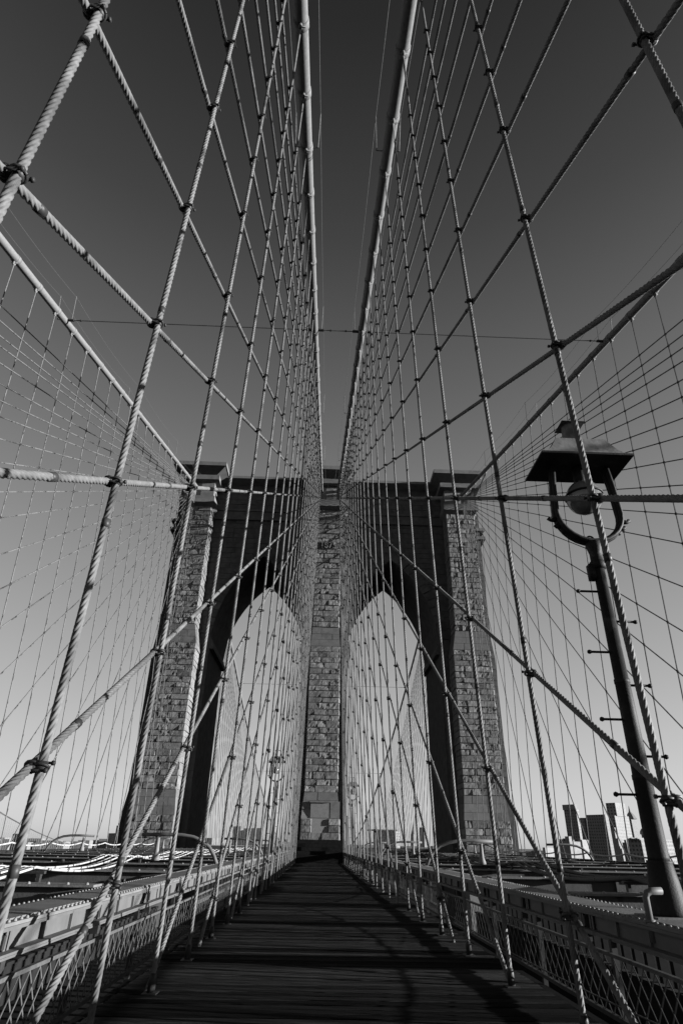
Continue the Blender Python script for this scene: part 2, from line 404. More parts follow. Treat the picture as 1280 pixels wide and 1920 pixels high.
# ---- string courses, cornice, caps
for s in (-1, 1):
    a, c = (1.55, 14.35) if s > 0 else (-14.35, -1.55)
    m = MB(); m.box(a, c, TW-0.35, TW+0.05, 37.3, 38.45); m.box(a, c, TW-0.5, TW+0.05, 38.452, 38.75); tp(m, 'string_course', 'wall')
    m = MB(); m.frustum((a, c, TW-0.1, TB+0.1), WTOP, (a, c, TW-1.25, TB+1.2), 42.80); m.box(a, c, TW-1.3, TB+1.25, 42.802, 43.15); tp(m, 'cornice', 'smooth')
    for z in (36.75, 35.55):
        a2, c2 = (18.5, 19.6) if s > 0 else (-19.6, -18.5)
        m = MB(); m.frustum((a2 if s < 0 else a2, c2 if s < 0 else c2, TW-0.4, TB), z, (a2, c2, TW-0.4, TB), z+0.4)
        tp(m, 'side_ledge', 'smooth')
for b in (-1, 0, 1):
    c0 = b*16.22; w = 3.27 if b else 2.97
    # necking with dark slots where the cables enter
    n0 = 1.86 if b else 2.05
    slots = [(-0.55+0.35*b, 0.62+0.35*b)] if b else [(-1.62, -0.45), (0.45, 1.62)]
    xs = [-n0] + [q for sl in slots for q in sl] + [n0]
    for k in range(0, len(xs), 2):
        m = MB(); m.box(c0+xs[k], c0+xs[k+1], 64.9, TW+0.2, 39.05, 41.22); tp(m, 'neck_pillar', 'smooth')
    m = MB(); m.box(c0-n0+0.1, c0+n0-0.1, 66.6, TW+0.2, 39.06, 41.2); tp(m, 'neck_back', 'recess_dark')  # back of the slots, coloured dark in place of their shade
    m = MB(); m.frustum((c0-n0+0.1, c0+n0-0.1, 65.0, TW+0.2), 37.82, (c0-n0-0.25, c0+n0+0.25, 64.5, TW+0.2), 38.15)
    m.box(c0-n0-0.27, c0+n0+0.27, 64.45, TW+0.2, 38.152, 39.04); tp(m, 'lower_moulding', 'smooth')
    m = MB(); m.box(c0-n0-0.6, c0+n0+0.6, 64.15, TB+0.8, 41.23, 41.85); tp(m, 'cap_bed', 'smooth')
    m = MB(); m.box(c0-n0-0.1, c0+n0+0.1, 65.05, TB+0.2, 41.852, 42.45); m.frustum((c0-n0-0.1, c0+n0+0.1, 65.05, TB+0.2), 42.452, (c0-w+0.1, c0+w-0.1, 63.6, TB+1.3), 42.88); tp(m, 'cap_cove', 'smooth')
    m = MB(); m.box(c0-w, c0+w, 63.5, TB+1.4, 42.882, 43.4); tp(m, 'cap_slab', 'smooth')
# ---- tablet and the dark recess below it on the middle pier
yf = 64.45
m = MB(); m.box(-1.86, -0.97, yf+0.55, TW, 3.96, 5.4); m.box(0.93, 1.84, yf-0.02, TW, 3.96, 5.4); m.box(-0.97, 0.93, yf+0.12, TW, 3.96, 5.4); tp(m, 'tablet_frame', 'smooth')
m = MB(); m.box(-1.84, -1.2, yf+0.1, yf+0.54, 3.96, 4.55); tp(m, 'broken_frame_stone', 'stone')
m = MB(); m.box(-0.95, 0.82, yf-0.02, yf+0.11, 3.97, 5.27); tp(m, 'tablet', 'plaque')
m = MB(); m.box(-1.05, 0.96, yf-0.16, yf+0.2, 5.28, 5.4); tp(m, 'tablet_cornice', 'smooth')
m = MB(); m.box(-0.78, 0.74, yf+1.0, yf+1.1, 2.98, 3.93); tp(m, 'recess_back', 'recess_dark')  # back of the recess, its shade put into the dark colour
for a, c in ((-1.84, -0.82), (0.78, 1.84)):
    for z0 in (2.72, 3.32):
        v, f, loc = block_vf(VAR[(1, 1)][rb.randrange(9)], a, c, yf, TW, z0, z0+0.6)
        bb = MB(); bb.v, bb.f = v, f; put('stone_block', bb.mesh('stone_block', 'stone'), tower, (loc[0], loc[1]-TF, loc[2]))
m = MB(); m.box(-0.82, 0.78, yf+0.05, TW, 2.72, 2.95); tp(m, 'tablet_sill', 'smooth')
# ---- the date 1875, raised on one course
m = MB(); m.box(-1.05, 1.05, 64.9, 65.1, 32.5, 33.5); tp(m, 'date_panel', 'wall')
fc = bpy.data.curves.new('date', 'FONT'); fc.body = '1875'; fc.size = 1.12; fc.align_x = 'CENTER'; fc.extrude = 0.07; fc.space_character = 1.05
tmp = bpy.data.objects.new('date', fc); COL.objects.link(tmp)
dg = bpy.context.evaluated_depsgraph_get(); me = bpy.data.meshes.new_from_object(tmp.evaluated_get(dg)); bpy.data.objects.remove(tmp)
me.materials.clear(); me.materials.append(M['plaque'])
o = put('date_numerals', me, tower, (0.0, 64.86-TF, 32.6)); o.rotation_euler = (R_(90), 0, 0); o.scale = (0.82, 1, 1)

# ------------------------------------------------------------------ walkway
walk = MB(); walk.box(-2.52, 2.52, -14, 64.2, -0.30, -0.075); walk.deck()
walk = tag(walk.build('walkway', 'darkwood'), kind='structure')
rp = random.Random(3)
PP = 0.196
planks = [MB() for _ in range(6)]
for q in planks:
    e = rp.uniform(0.0, 0.004)
    q.quadbox([(-2.5, 0, -0.07), (2.5, 0, -0.07), (2.5, PP-0.020, -0.07), (-2.5, PP-0.020, -0.07), (-2.5, 0.004, 0), (2.5, 0.004, e), (2.5, PP-0.024, e), (-2.5, PP-0.024, 0)])
pm = [q.mesh('plank', 'wood') for q in planks]
for k in range(298):
    y = 5.8 + k*PP
    o = put('plank', pm[rp.randrange(6)], walk, (rp.uniform(-0.02, 0.02), y, dk(y) + rp.uniform(-0.006, 0.004)))
    o.rotation_euler = (rp.uniform(-0.012, 0.012), rp.uniform(-0.0006, 0.0006), rp.uniform(-0.0012, 0.0012))
for s in (-1, 1):
    m = MB(); a, c = sorted((s*2.51, s*2.60)); m.box(a, c, 2, 64, -0.12, -0.005); m.deck(); m.build('kerb_timber', 'darkwood', walk)
# dark steps up against the middle pier
st = thing('timber_steps', 'dark timber steps and landing at the foot of the middle stone pier', 'steps', loc=(0, 62, 0.31))
for k in range(6):
    m = MB(); m.box(-2.35, 2.35, 0.36*k, 2.42, 0.30*k, 0.30*k+0.29); m.build('step', 'darkwood', st)

# ------------------------------------------------------------------ girders beside the walkway
def girder(s, label):
    g = thing('plate_girder', label, 'girder', 'riveted girders beside the walkway', loc=(s*2.95, 0, 0.8))
    def gp(mb, name, mt, smooth=False):
        mb.deck(); mb.v = [(x*s - s*2.95, y, z - 0.8) for x, y, z in mb.v]
        if s < 0: mb.f = [tuple(reversed(f)) for f in mb.f]
        return mb.build(name, mt, g, smooth)
    y0, y1 = -6.0, 63.5
    m = MB(); m.box(2.66, 3.24, y0, y1, 0.90, 0.925); m.box(2.74, 3.14, y0, y1, 0.926, 0.938); gp(m, 'top_plate', 'top')
    m = MB(); m.box(2.655, 2.68, y0, y1, 0.872, 0.8985); gp(m, 'edge_angle', 'paint')
    m = MB(); m.box(2.60, 2.72, y0, y1, 0.722, 0.740); m.box(2.595, 2.612, y0, y1, 0.705, 0.7215); gp(m, 'bottom_flange', 'paint')
    m = MB(); m.box(2.78, 2.80, y0, y1, 0.722, 0.899); gp(m, 'dark_backing', 'beam')
    m = MB(); m.box(3.16, 3.18, y0, y1, 0.722, 0.899); gp(m, 'outer_web', 'beam')
    y = y0 + 0.3; k = 0
    while y < y1 - 2:
        m = MB(); m.box(2.70, 2.715, y, y + 2.20, 0.7405, 0.8715); gp(m, 'web_panel', 'paint')
        for dy in (0.06, 0.78, 1.46, 2.08):
            m = MB(); m.box(2.672, 2.699, y+dy-0.012, y+dy+0.012, 0.741, 0.871); m.box(2.672, 2.68, y+dy-0.05, y+dy+0.05, 0.742, 0.870) if dy in (0.06, 2.08) else None
            gp(m, 'stiffener', 'paint')
        m = MB(); m.box(2.62, 2.70, y-0.10, y-0.02, 0.62, 0.7045); gp(m, 'bracket', 'iron')
        m = MB(); m.box(2.65, 2.70, y+2.21, y+2.25, 0.76, 0.85); gp(m, 'gusset', 'iron')
        y += 2.28; k += 1
    m = MB(); y = 2.4
    while y < 40:
        n = 6 if y < 14 else 4
        for x in (2.69, 3.20): m.dome(x, y, 0.925, 0.017, 0.022, n)
        y += 0.115 if y < 20 else 0.23
    tag(gp(m, 'rivets', 'rivet', True), kind='stuff')
    return g
girder(-1, 'pale sunlit riveted girder along the left edge of the boardwalk')
girder(1, 'shaded riveted girder along the right edge of the boardwalk, carrying the nearest lamp post')

# ------------------------------------------------------------------ slack cable looped along the right fence
g = thing('draped_cable', 'slack dark cable looping in shallow curves along the right lattice fence', 'cable', loc=(2.48, 3.0, 0.37))
m = MB(); pts = []
for a, b, lo in ((3.0, 18.9, 0.19), (18.9, 35.0, 0.125), (35.0, 51.0, 0.15)):
    for k in range(16):
        t = k/16; pts.append((2.48, lerp(a, b, t), 0.385 - (0.385-lo)*4*t*(1-t)))
m.tube([(x-2.48, y-3.0, z+dk(y)-0.37) for x, y, z in pts], 0.008, 6); m.build('run', 'iron', g, True)
for y in (3.0, 18.9, 35.0):
    m = MB(); m.box(0.03, 0.075, y-3.0-0.02, y-3.0+0.02, -0.03, 0.05); m.build('hook', 'iron', g)
# ------------------------------------------------------------------ lattice fences
def fence(s, label):
    g = thing('lattice_fence', label, 'fence', 'lattice fences under the girders', loc=(s*2.55, 0, 0))
    def gp(mb, name, mt):
        mb.deck(); mb.v = [(x*s - s*2.55, y, z) for x, y, z in mb.v]
        if s < 0: mb.f = [tuple(reversed(f)) for f in mb.f]
        return mb.build(name, mt, g)
    m = MB(); m.box(2.545, 2.585, 2, 63.2, 0.585, 0.615); gp(m, 'top_rail', 'fence')
    m = MB(); m.box(2.545, 2.585, 2, 63.2, 0.083, 0.122); gp(m, 'bottom_rail', 'iron')
    y = 2.6
    while y < 63:
        m = MB(); m.box(2.586, 2.64, y-0.03, y+0.03, -0.05, 0.72); gp(m, 'post', 'iron'); y += 2.28
    def bar(y, d, x):
        q = MB(); w, run = 0.0105, 0.40*d
        q.quadbox([(x, y-w, 0.12), (x+0.004, y-w, 0.12), (x+0.004, y+w, 0.12), (x, y+w, 0.12), (x, y-w+run, 0.585), (x+0.004, y-w+run, 0.585), (x+0.004, y+w+run, 0.585), (x, y+w+run, 0.585)])
        return q
    rest_ = MB(); n = 0; y = 4.2
    mesh = {}
    for d in (1, -1):
        q = bar(0, d, 2.552 if d > 0 else 2.564); q.v = [(x*s - s*2.55, yy, z) for x, yy, z in q.v]
        if s < 0: q.f = [tuple(reversed(f)) for f in q.f]
        mesh[d] = q.mesh('lattice_bar', 'fence')
    while y < 63:
        for d in (1, -1):
            if n < 296:
                put('lattice_bar', mesh[d], g, (0, y, dk(y))); n += 1
            else:
                q = bar(y, d, 2.552 if d > 0 else 2.564); rest_.add((q.v, q.f), lambda p: p)
        y += 0.205
    tag(gp(rest_, 'far_lattice', 'fence'), kind='stuff')
fence(-1, 'diamond lattice fence below the pale left girder, upper half in sunlight')
fence(1, 'dark diamond lattice fence below the shaded right girder')

# ------------------------------------------------------------------ beams across the roadways
def beam(s, y, first, label):
    g = thing('cross_beam', label, 'beam', 'cross beams over the roadways', loc=(s*3.3, y, 1.0))
    L = 10.9; zt = 0.96 - 1.0 + dk(y)
    def gp(mb, name, mt, sm=False):
        if s < 0:
            mb.v = [(-x, yy, z) for x, yy, z in mb.v]; mb.f = [tuple(reversed(f)) for f in mb.f]
        return mb.build(name, mt, g, sm)
    m = MB(); m.box(0, L, -0.22, 0.22, zt-0.03, zt); gp(m, 'top_flange', 'top')
    m = MB(); m.quadbox([(0.55, -0.12, zt-0.42), (L, -0.12, zt-0.42), (L, 0.12, zt-0.42), (0.55, 0.12, zt-0.42), (0.0, -0.12, zt-0.031), (L, -0.12, zt-0.031), (L, 0.12, zt-0.031), (0.0, 0.12, zt-0.031)]); gp(m, 'web', 'beam')
    m = MB(); m.box(0.5, L, -0.2, 0.2, zt-0.45, zt-0.421); gp(m, 'bottom_flange', 'beam')
    m = MB(); x = 0.1
    while x < L:
        m.dome(x, -0.19, zt, 0.028, 0.03, 5); x += 0.26 if y < 12 else 0.5
    tag(gp(m, 'rivets', 'rivet', True), kind='stuff')
    for x in (2.6, 5.4, 8.2):
        m = MB(); m.box(x-0.03, x+0.03, -0.2, -0.121, zt-0.42, zt-0.031); gp(m, 'stiffener', 'beam')
by = [9.9, 14.6, 19.2, 23.7, 28.3, 32.9, 37.4, 42.0, 46.6, 51.1, 55.7, 60.2]
for s, sd_ in ((-1, 'left'), (1, 'right')):
    for k, y in enumerate(by):
        beam(s, y, k == 0, ORD[k] + ' riveted cross beam over the ' + sd_ + ' roadway counting from the camera')
# outer girders and the deck beyond the tower
for s, sd_ in ((-1, 'left'), (1, 'right')):
    g = thing('outer_girder', 'long dark girder along the far ' + sd_ + ' edge of the bridge deck', 'girder', 'outer edge girders', loc=(s*14.4, 0, 0))
    m = MB(); m.box(-0.25, 0.25, -20, 63.0, 0.85, 1.0); m.deck(); m.build('top_chord', 'truss', g)
    m = MB(); m.box(-0.2, 0.2, -20, 63.0, -4.8, -4.4); m.deck(); m.build('bottom_chord', 'truss', g)
    y = -18
    while y < 62:
        m = MB(); m.box(-0.16, 0.16, y-0.15, y+0.15, -4.4+dk(y), 0.85+dk(y)); m.build('truss_post', 'truss', g); y += 1.14
    pw_ = thing('road_parapet', 'low dark parapet wall closing the outer side of the %s roadway' % sd_, 'parapet', 'roadway parapets', (s*13.95, 0, -4.8))
    m = MB(); m.box(-0.1, 0.1, -20, 63, 0.01, 1.5); m.box(-0.18, 0.18, -20, 63, 1.501, 1.62); m.build('wall', 'truss', pw_)
    g = thing('river_span_truss', 'dark deck truss of the river span seen low through the ' + sd_ + ' arch', 'truss', 'river span trusses', loc=(s*8.5, 80, 0))
    for x in (-5.8, 5.8):
        m = MB(); m.box(x-0.25, x+0.25, 0, 470, 1.3, 1.6); m.box(x-0.25, x+0.25, 0, 470, -4.6, -4.2); m.build('chord', 'beam', g)
        m = MB()
        for k in range(100): m.box(x-0.1, x+0.1, k*4.57-0.09, k*4.57+0.09, -4.2, 1.3)
        tag(m.build('truss_posts', 'beam', g), kind='stuff')
    m = MB()
    for k in range(52): m.box(-5.5, 5.5, 4+k*9.1-0.2, 4+k*9.1+0.2, 1.0, 1.5)
    tag(m.build('cross_struts', 'beam', g), kind='stuff')

# ================================================================== CABLES
ZT = 40.5
def plane_x(s, outer, z):                       # the hangers lie in a plane that leans towards the saddle
    xd, xt = (14.5, 16.6) if outer else (2.12, 1.07)
    return s*(xd + (xt - xd)*z/ZT)
def cab_near(y): return 19.9 + 0.318*y
def cab_far(y): return 2.5 + 38.6*((315 - y)/241.0)**2
def on_cable(s, outer, y):
    z = cab_near(y) if y < 70 else cab_far(y)
    return Vector((plane_x(s, outer, z), y, z))
SIDE = {-1: 'left', 1: 'right'}
def main_cable(s, outer, ys, label):
    c0 = on_cable(s, outer, 60)
    g = thing('main_cable', label, 'bridge cable', 'four main suspension cables', loc=c0)
    far = [on_cable(s, outer, y) for y in range(76, 330, 8)]
    near_y = [66.4] + list(range(64, -13, -2))
    p = [on_cable(s, outer, y) for y in near_y]
    m = MB(); m.tube([q - c0 for q in p], 0.205, 20); m.build('cable', 'cable', g, True)
    m = MB(); m.tube([q - c0 for q in far], 0.205, 10); m.build('river_cable', 'cable', g, True)
    for y in ys:                                # a clamp band at every hanger
        c = on_cable(s, outer, y); d = (on_cable(s, outer, y+1) - c).normalized()
        m = MB(); m.tube([-d*0.13, -d*0.128, d*0.128, d*0.13], [0.205, 0.232, 0.232, 0.205], 14)
        dn = Vector((s*0.02, 0, -1)).normalized()
        m.tube([dn*0.2 + d*0.05, dn*0.42 + d*0.05], 0.05, 6); m.tube([dn*0.2 - d*0.05, dn*0.42 - d*0.05], 0.05, 6)
        sd2 = d.cross(dn).normalized()
        m.tube([dn*0.27 - sd2*0.14, dn*0.27 + sd2*0.14], 0.028, 6)
        m.build('cable_band', 'cable', g, True, c - c0)
    # hand ropes on stanchions
    for w in (-0.42, 0.42):
        m = MB(); pts = []
        for k, y in enumerate(range(-13, 66, 1)):
            c = on_cable(s, outer, y); f = ((y + 13) % 13)/13.0
            pts.append(c + Vector((w*1.1, -0.35, 1.55 - 0.35*4*f*(1-f))) - c0)
        m.tube(pts, 0.011, 4); m.build('hand_rope', 'wire', g)
        for y in (0, 13, 26, 39, 52):
            c = on_cable(s, outer, y)
            m = MB(); m.tube([c + Vector((w*0.3, 0, 0)) - c0, c + Vector((w, 0, 0.02)) - c0, c + Vector((w*1.1, -0.35, 1.6)) - c0], 0.022, 5); m.build('stanchion', 'rope', g)
    return g

# ---- wire ropes
def strand_r(delta, Rr):                        # outline of six round strands laid round a core
    d, rs = Rr*2/3, Rr/3
    return d*math.cos(delta) + math.sqrt(max(rs*rs - (d*math.sin(delta))**2, 0))
def rope_mesh(A, B, Rr, near):
    """mesh in coordinates relative to A"""
    A, B = Vector(A), Vector(B); L = (B - A).length; d = (B - A)/L
    m = MB()
    up = Vector((1, 0, 0)); a = (up - d*up.dot(d)).normalized(); b = d.cross(a)
    if not near:
        n = 6; i0 = 0
        for t in (0.0, L):
            for j in range(n):
                q = 2*math.pi*j/n; m.v.append(tuple(d*t + a*(Rr*math.cos(q)) + b*(Rr*math.sin(q))))
        for j in range(n): m.f.append((j, (j+1) % n, n+(j+1) % n, n+j))
        return m
    lay = 0.36; n = 24; t = 0.0; ts = []
    while t < L:
        P = A + d*t; dist = (P - CAM).length
        ts.append((t, 1.0 if dist < 17 else max(0.0, 1 - (dist-17)/4)))
        t += lay/14 if dist < 7 else lay/9 if dist < 17 else lay/7 if dist < 21 else 1.5
    ts.append((L, 0.0 if ts[-1][1] < 0.3 else 1.0))
    sg = [strand_r(math.radians(q), Rr) for q in (-24.0, -9.0, 9.0, 24.0)]
    ring = [0, 0, 0, 0]
    for t, amp in ts:
        ph = 2*math.pi*t/lay
        for k in range(6):
            for e, q in enumerate((-24.0, -9.0, 9.0, 24.0)):
                ang = ph + k*math.pi/3 + math.radians(q); rr = lerp(Rr*0.93, sg[e], amp)
                m.v.append(tuple(d*t + a*(rr*math.cos(ang)) + b*(rr*math.sin(ang))))
    for k in range(len(ts)-1):
        for j in range(n):
            q = k*n; m.f.append((q+j, q+(j+1) % n, q+n+(j+1) % n, q+n+j))
    return m
def seizing(g, A, B, Rr, every, smooth=True):
    A, B = Vector(A), Vector(B); L = (B-A).length; d = (B-A)/L; t = every*0.6
    while t < L - 0.5:
        P = A + d*t
        if (P - CAM).length < 26:
            m = MB(); m.tube([-d*0.035, d*0.035], Rr*1.10, 10); m.build('seizing_band', 'iron', g, True, P - A)
        t += every
def clamp_mesh(dirA, dirB, off):
    """two U-bolts holding a hanger (dirA) and a stay (dirB) that lies `off` away in x"""
    m = MB(); r1 = 0.040
    A, B = Vector(dirA).normalized(), Vector(dirB).normalized()
    o2 = Vector((off, 0, 0))
    def ring(c, d, r, t):
        d = d.normalized(); a = Vector((1, 0, 0)); a = (a - d*a.dot(d)).normalized(); b = d.cross(a)
        m.tube([c + a*(r*math.cos(q)) + b*(r*math.sin(q)) for q in [2*math.pi*k/12 for k in range(13)]], t, 6, False)
    m.tube([A*-0.035, A*0.035], r1, 10); m.tube([o2 - B*0.035, o2 + B*0.035], r1, 10)
    ring(Vector((0, 0, 0)), A + B*0.5, 0.047, 0.012); ring(o2, B + A*0.5, 0.047, 0.012)
    for sgn in (-1, 1):
        c = Vector((0, 0.052*sgn, 0.03*sgn))
        m.tube([c + o2*1.55, c - o2*0.75], 0.010, 6); m.tube([c - o2*0.72, c - o2*1.05], 0.018, 6); m.tube([c + o2*1.3, c + o2*1.6], 0.018, 6)
    return m
TS = {}                                          # where the stays leave the tower
STAYS = {}
back = [-15.7, -20, -24.4, -28.8, -33, -37.3, -41.6]
STAYS[(-1, 0)] = [-41.4, -36.8, -32.4, -28, -23.5, -19.4, -15.2, -10.5, -6.8, -3.4, 0.3, 3.7, 7.65, 11.05, 15.2, 19.6, 23.8, 28.0, 32.2, 36.4, 40.6, 44.8, 49.0, 53.2]
STAYS[(1, 0)] = [-42, -37.4, -33, -28.6, -24.2, -20.2, -16.1, -11.5, -7.0, -3.4, 0.85, 4.6, 8.6, 12.1, 16.2, 20.5, 24.7, 28.9, 33.1, 37.3, 41.4, 45.5, 49.6, 53.6]
STAYS[(1, 1)] = [-41.9, -37.2, -33.5, -29.9, -25.4, -21.5, -17.05, -13.6, -9.7, -5.6, -1.5, 2.2, 7.0, 11.3, 15.05, 18.9, 23.0, 27.5, 31.7, 36.0, 40.2, 44.8, 49.1, 53.4]
STAYS[(-1, 1)] = [-41.2, -36.4, -32.2, -29.5, -25.3, -20.6, -17.1, -13.9, -9.85, -5.9, -1.4, 2.2, 6.8, 10.7, 14.6, 18.8, 22.9, 27.0, 31.5, 35.8, 40.0, 44.4, 48.8, 53.2]
HANG = {(-1, 0): [1.97 + 2.2*k for k in range(28)], (1, 0): [2.17 + 2.345*k for k in range(26)],
        (-1, 1): [20.41 - 2.27*3 + 2.27*k for k in range(23)], (1, 1): [20.8 - 2.35*3 + 2.35*k for k in range(22)]}
for q in (-1, 1): STAYS[(q, 0)] = [65 - (65 - y)*0.99 for y in STAYS[(q, 0)]]      # feet at deck height
RR = {0: (0.030, 0.031), 1: (0.030, 0.030)}
CN = {0: 'inner', 1: 'outer'}
main_cable(-1, 0, HANG[(-1, 0)], 'pale inner main cable running overhead left of the centre line to the middle pier')
main_cable(1, 0, HANG[(1, 0)], 'inner main cable right of the centre line, shadowed underneath with a thin bright edge')
main_cable(-1, 1, HANG[(-1, 1)], 'bright outer main cable slanting down from the left frame edge to the left pier')
main_cable(1, 1, HANG[(1, 1)], 'dark outer main cable slanting down from the right frame edge to the right pier')
def stay_foot_z(o, y): return dk(y) - 0.03 if not o else 0.9
stay_lines = {}
for (s, o), feet in STAYS.items():
    zt = 39.6 if not o else 40.0
    Tp = Vector((plane_x(s, o, zt), 66.0, zt + 0.5))
    lines = []
    for k, y in enumerate(feet):
        zf = 0.0; F = Vector((plane_x(s, o, 0) + (s*0.062 if not o else 0.0), y, zf))
        # the line aims at the saddle; its lowest end is at the deck edge.  Stays hang 6 cm outside the suspender ropes
        T2 = Vector((plane_x(s, o, zt), 65.0, zt)); F = Vector((plane_x(s, o, 0), y, 0.0))
        if not o:
            def out(P):
                return CAM + (P - CAM)*((P.x + s*0.062 - CAM.x)/(P.x - CAM.x))
            Q1, Q2 = out(F.lerp(T2, (max(y, 2.5) - y)/(65 - y)) if y < 64 else F), out(T2)
            t = Q1.z/(Q2.z - Q1.z); F = Q1 - (Q2 - Q1)*t; T2 = Q1.lerp(Q2, (66.3 - Q1.y)/(Q2.y - Q1.y))
        lines.append((F, T2))
    stay_lines[(s, o)] = lines
for (s, o), lines in stay_lines.items():
    n = len(lines)
    for k, (F, T2) in enumerate(lines):
        y = F.y
        near = (not o) and y < 17.5
        A = F.copy()
        if y < -12:                               # only the part ahead of us is needed
            t = (-12 - F.y)/(T2.y - F.y); A = F.lerp(T2, t)
        B = T2 + (T2 - F).normalized()*0.9
        rm = rope_mesh(A, B, RR[o][1], near)
        colr = 'pale' if s < 0 else 'dark'
        i = n - k
        if not o:
            lab = ('%s diagonal stay rope on the %s of the walkway, %s steepest of its fan' % (colr, SIDE[s], ORD[i-1] if i > 1 else 'the')).replace('the steepest', 'steepest')
        else:
            lab = ('thin diagonal stay rope in the outer %s fan, %s steepest from the tower' % (SIDE[s], ORD[i-1] if i > 1 else 'the')).replace('the steepest', 'steepest')
        ob = tag(rm.build('stay_rope', 'rope', None, near, A), lab, 'stay rope', 'diagonal stay ropes')
        if near: seizing(ob, A, B, RR[o][1], 2.7)
for (s, o), ys in HANG.items():
    for k, y in enumerate(ys):
        top = on_cable(s, o, y) + Vector((0, 0, -0.34))
        foot = Vector((plane_x(s, o, 0), y, dk(y) - 0.05 if not o else 0.0))
        near = (not o) and y < 19
        rm = rope_mesh(foot, top, RR[o][0], near)
        if not o:
            lab = ('pale' if s < 0 else 'dark') + ' suspender rope along the %s walkway edge, %s the camera' % (SIDE[s], ORD[k] + ' from' if k else 'nearest to')
        else:
            lab = 'thin suspender rope under the outer %s main cable, %s the camera' % (SIDE[s], ORD[k] + ' from' if k else 'nearest to')
        ob = tag(rm.build('suspender_rope', 'rope', None, near, foot), lab, 'suspender rope', 'upright suspender ropes')
        if near:
            seizing(ob, foot, top, RR[o][0], 2.3)
            d = (top - foot).normalized()
            m = MB(); m.tube([d*0.02, d*0.06, d*0.061, d*0.20, d*0.24], [0.036, 0.036, 0.046, 0.042, 0.033], 10); m.build('rope_socket', 'iron', ob, True)
            m = MB(); m.box(-0.08, 0.08, -0.10, 0.10, 0.056, 0.066); m.build('deck_plate', 'iron', ob)
        small = MB()
        for (F, T2) in stay_lines[(s, o)]:
            t = (y - F.y)/(T2.y - F.y)
            if t <= 0.004: continue
            P = F.lerp(T2, t)
            if P.z > top.z - 0.5 or P.z < 0.1: continue
            c = foot.lerp(top, (P.z - foot.z)/(top.z - foot.z))
            dA, dB = (top - foot).normalized(), (T2 - F).normalized()
            if not o and y < 20:
                cm = clamp_mesh(dA, dB, s*0.062); co = cm.build('rope_clamp', 'iron', ob, True, c - foot); co.scale = (0.92, 0.9, 0.9)
            else:
                r = 0.05 if not o else 0.042; q = c - foot
                small.tube([q - dA*0.055, q + dA*0.055], r*1.15, 6)
                small.tube([q - dB*0.06, q + dB*0.06], r, 6)
        if small.v: tag(small.build('rope_clamps', 'iron', ob), kind='stuff')
# ---- river side hangers and stays, seen through the arches
for s in (-1, 1):
    far = MB(); k = 0; y = 81.0
    while y < 312:
        top = on_cable(s, 1, y); foot = Vector((plane_x(s, 1, 0), y, 0.8))
        if k < 48:
            rm = rope_mesh(foot, top, 0.03, False)
            tag(rm.build('suspender_rope', 'rope', None, False, foot), 'hair-thin suspender rope in the dense river span curtain seen through the %s arch' % SIDE[s], 'suspender rope', 'river span suspender ropes behind the %s arch' % SIDE[s])
        else:
            rm = rope_mesh(foot, top, 0.03, False); far.add((rm.v, rm.f), lambda p, f=foot: (p[0]+f.x, p[1]+f.y, p[2]+f.z))
        y += 2.28; k += 1
    tag(far.build('distant_suspender_ropes', 'rope'), 'mass of distant suspender ropes of the river span behind the %s arch' % SIDE[s], 'suspender ropes', kind='stuff')
    for k in range(20):
        F = Vector((plane_x(s, 1, 0), 86 + k*4.4, 0.8)); T2 = Vector((plane_x(s, 1, 40), 78.5, 39.5))
        rm = rope_mesh(F, T2, 0.03, False)
        tag(rm.build('stay_rope', 'rope', None, False, F), 'hair-thin slanting stay rope in the river span curtain behind the %s arch' % SIDE[s], 'stay rope', 'river span stay ropes behind the %s arch' % SIDE[s])
# ---- tie rods between the cables
def tie(y, r, label):
    P = [on_cable(-1, 1, y), on_cable(-1, 0, y), on_cable(1, 0, y), on_cable(1, 1, y)]
    c0 = (P[1] + P[2])/2
    g = thing('tie_rod', label, 'tie rod', 'tie rods between the cables', loc=c0)
    for A, B in zip(P, P[1:]):
        d = (B - A).normalized(); A2, B2 = A + d*0.2, B - d*0.2
        m = MB(); m.tube([A2 - c0, B2 - c0], r, 6); m.build('rod', 'wire', g)
        m = MB(); m.tube([A2 - c0, A2 + d*0.35 - c0], 0.08, 8); m.tube([B2 - d*0.35 - c0, B2 - c0], 0.08, 8)
        m.tube([A2 + d*0.7 - c0, A2 + d*0.78 - c0], 0.06, 8); m.tube([B2 - d*0.78 - c0, B2 - d*0.7 - c0], 0.06, 8); m.build('end_fitting', 'iron', g)
tie(26.0, 0.028, 'straight horizontal tie rod linking all four main cables across the sky')
tie(117.0, 0.03, 'faint horizontal tie rod crossing high inside both arches')
tie(163.0, 0.03, 'faint lower tie rod crossing the arches at lamp height')

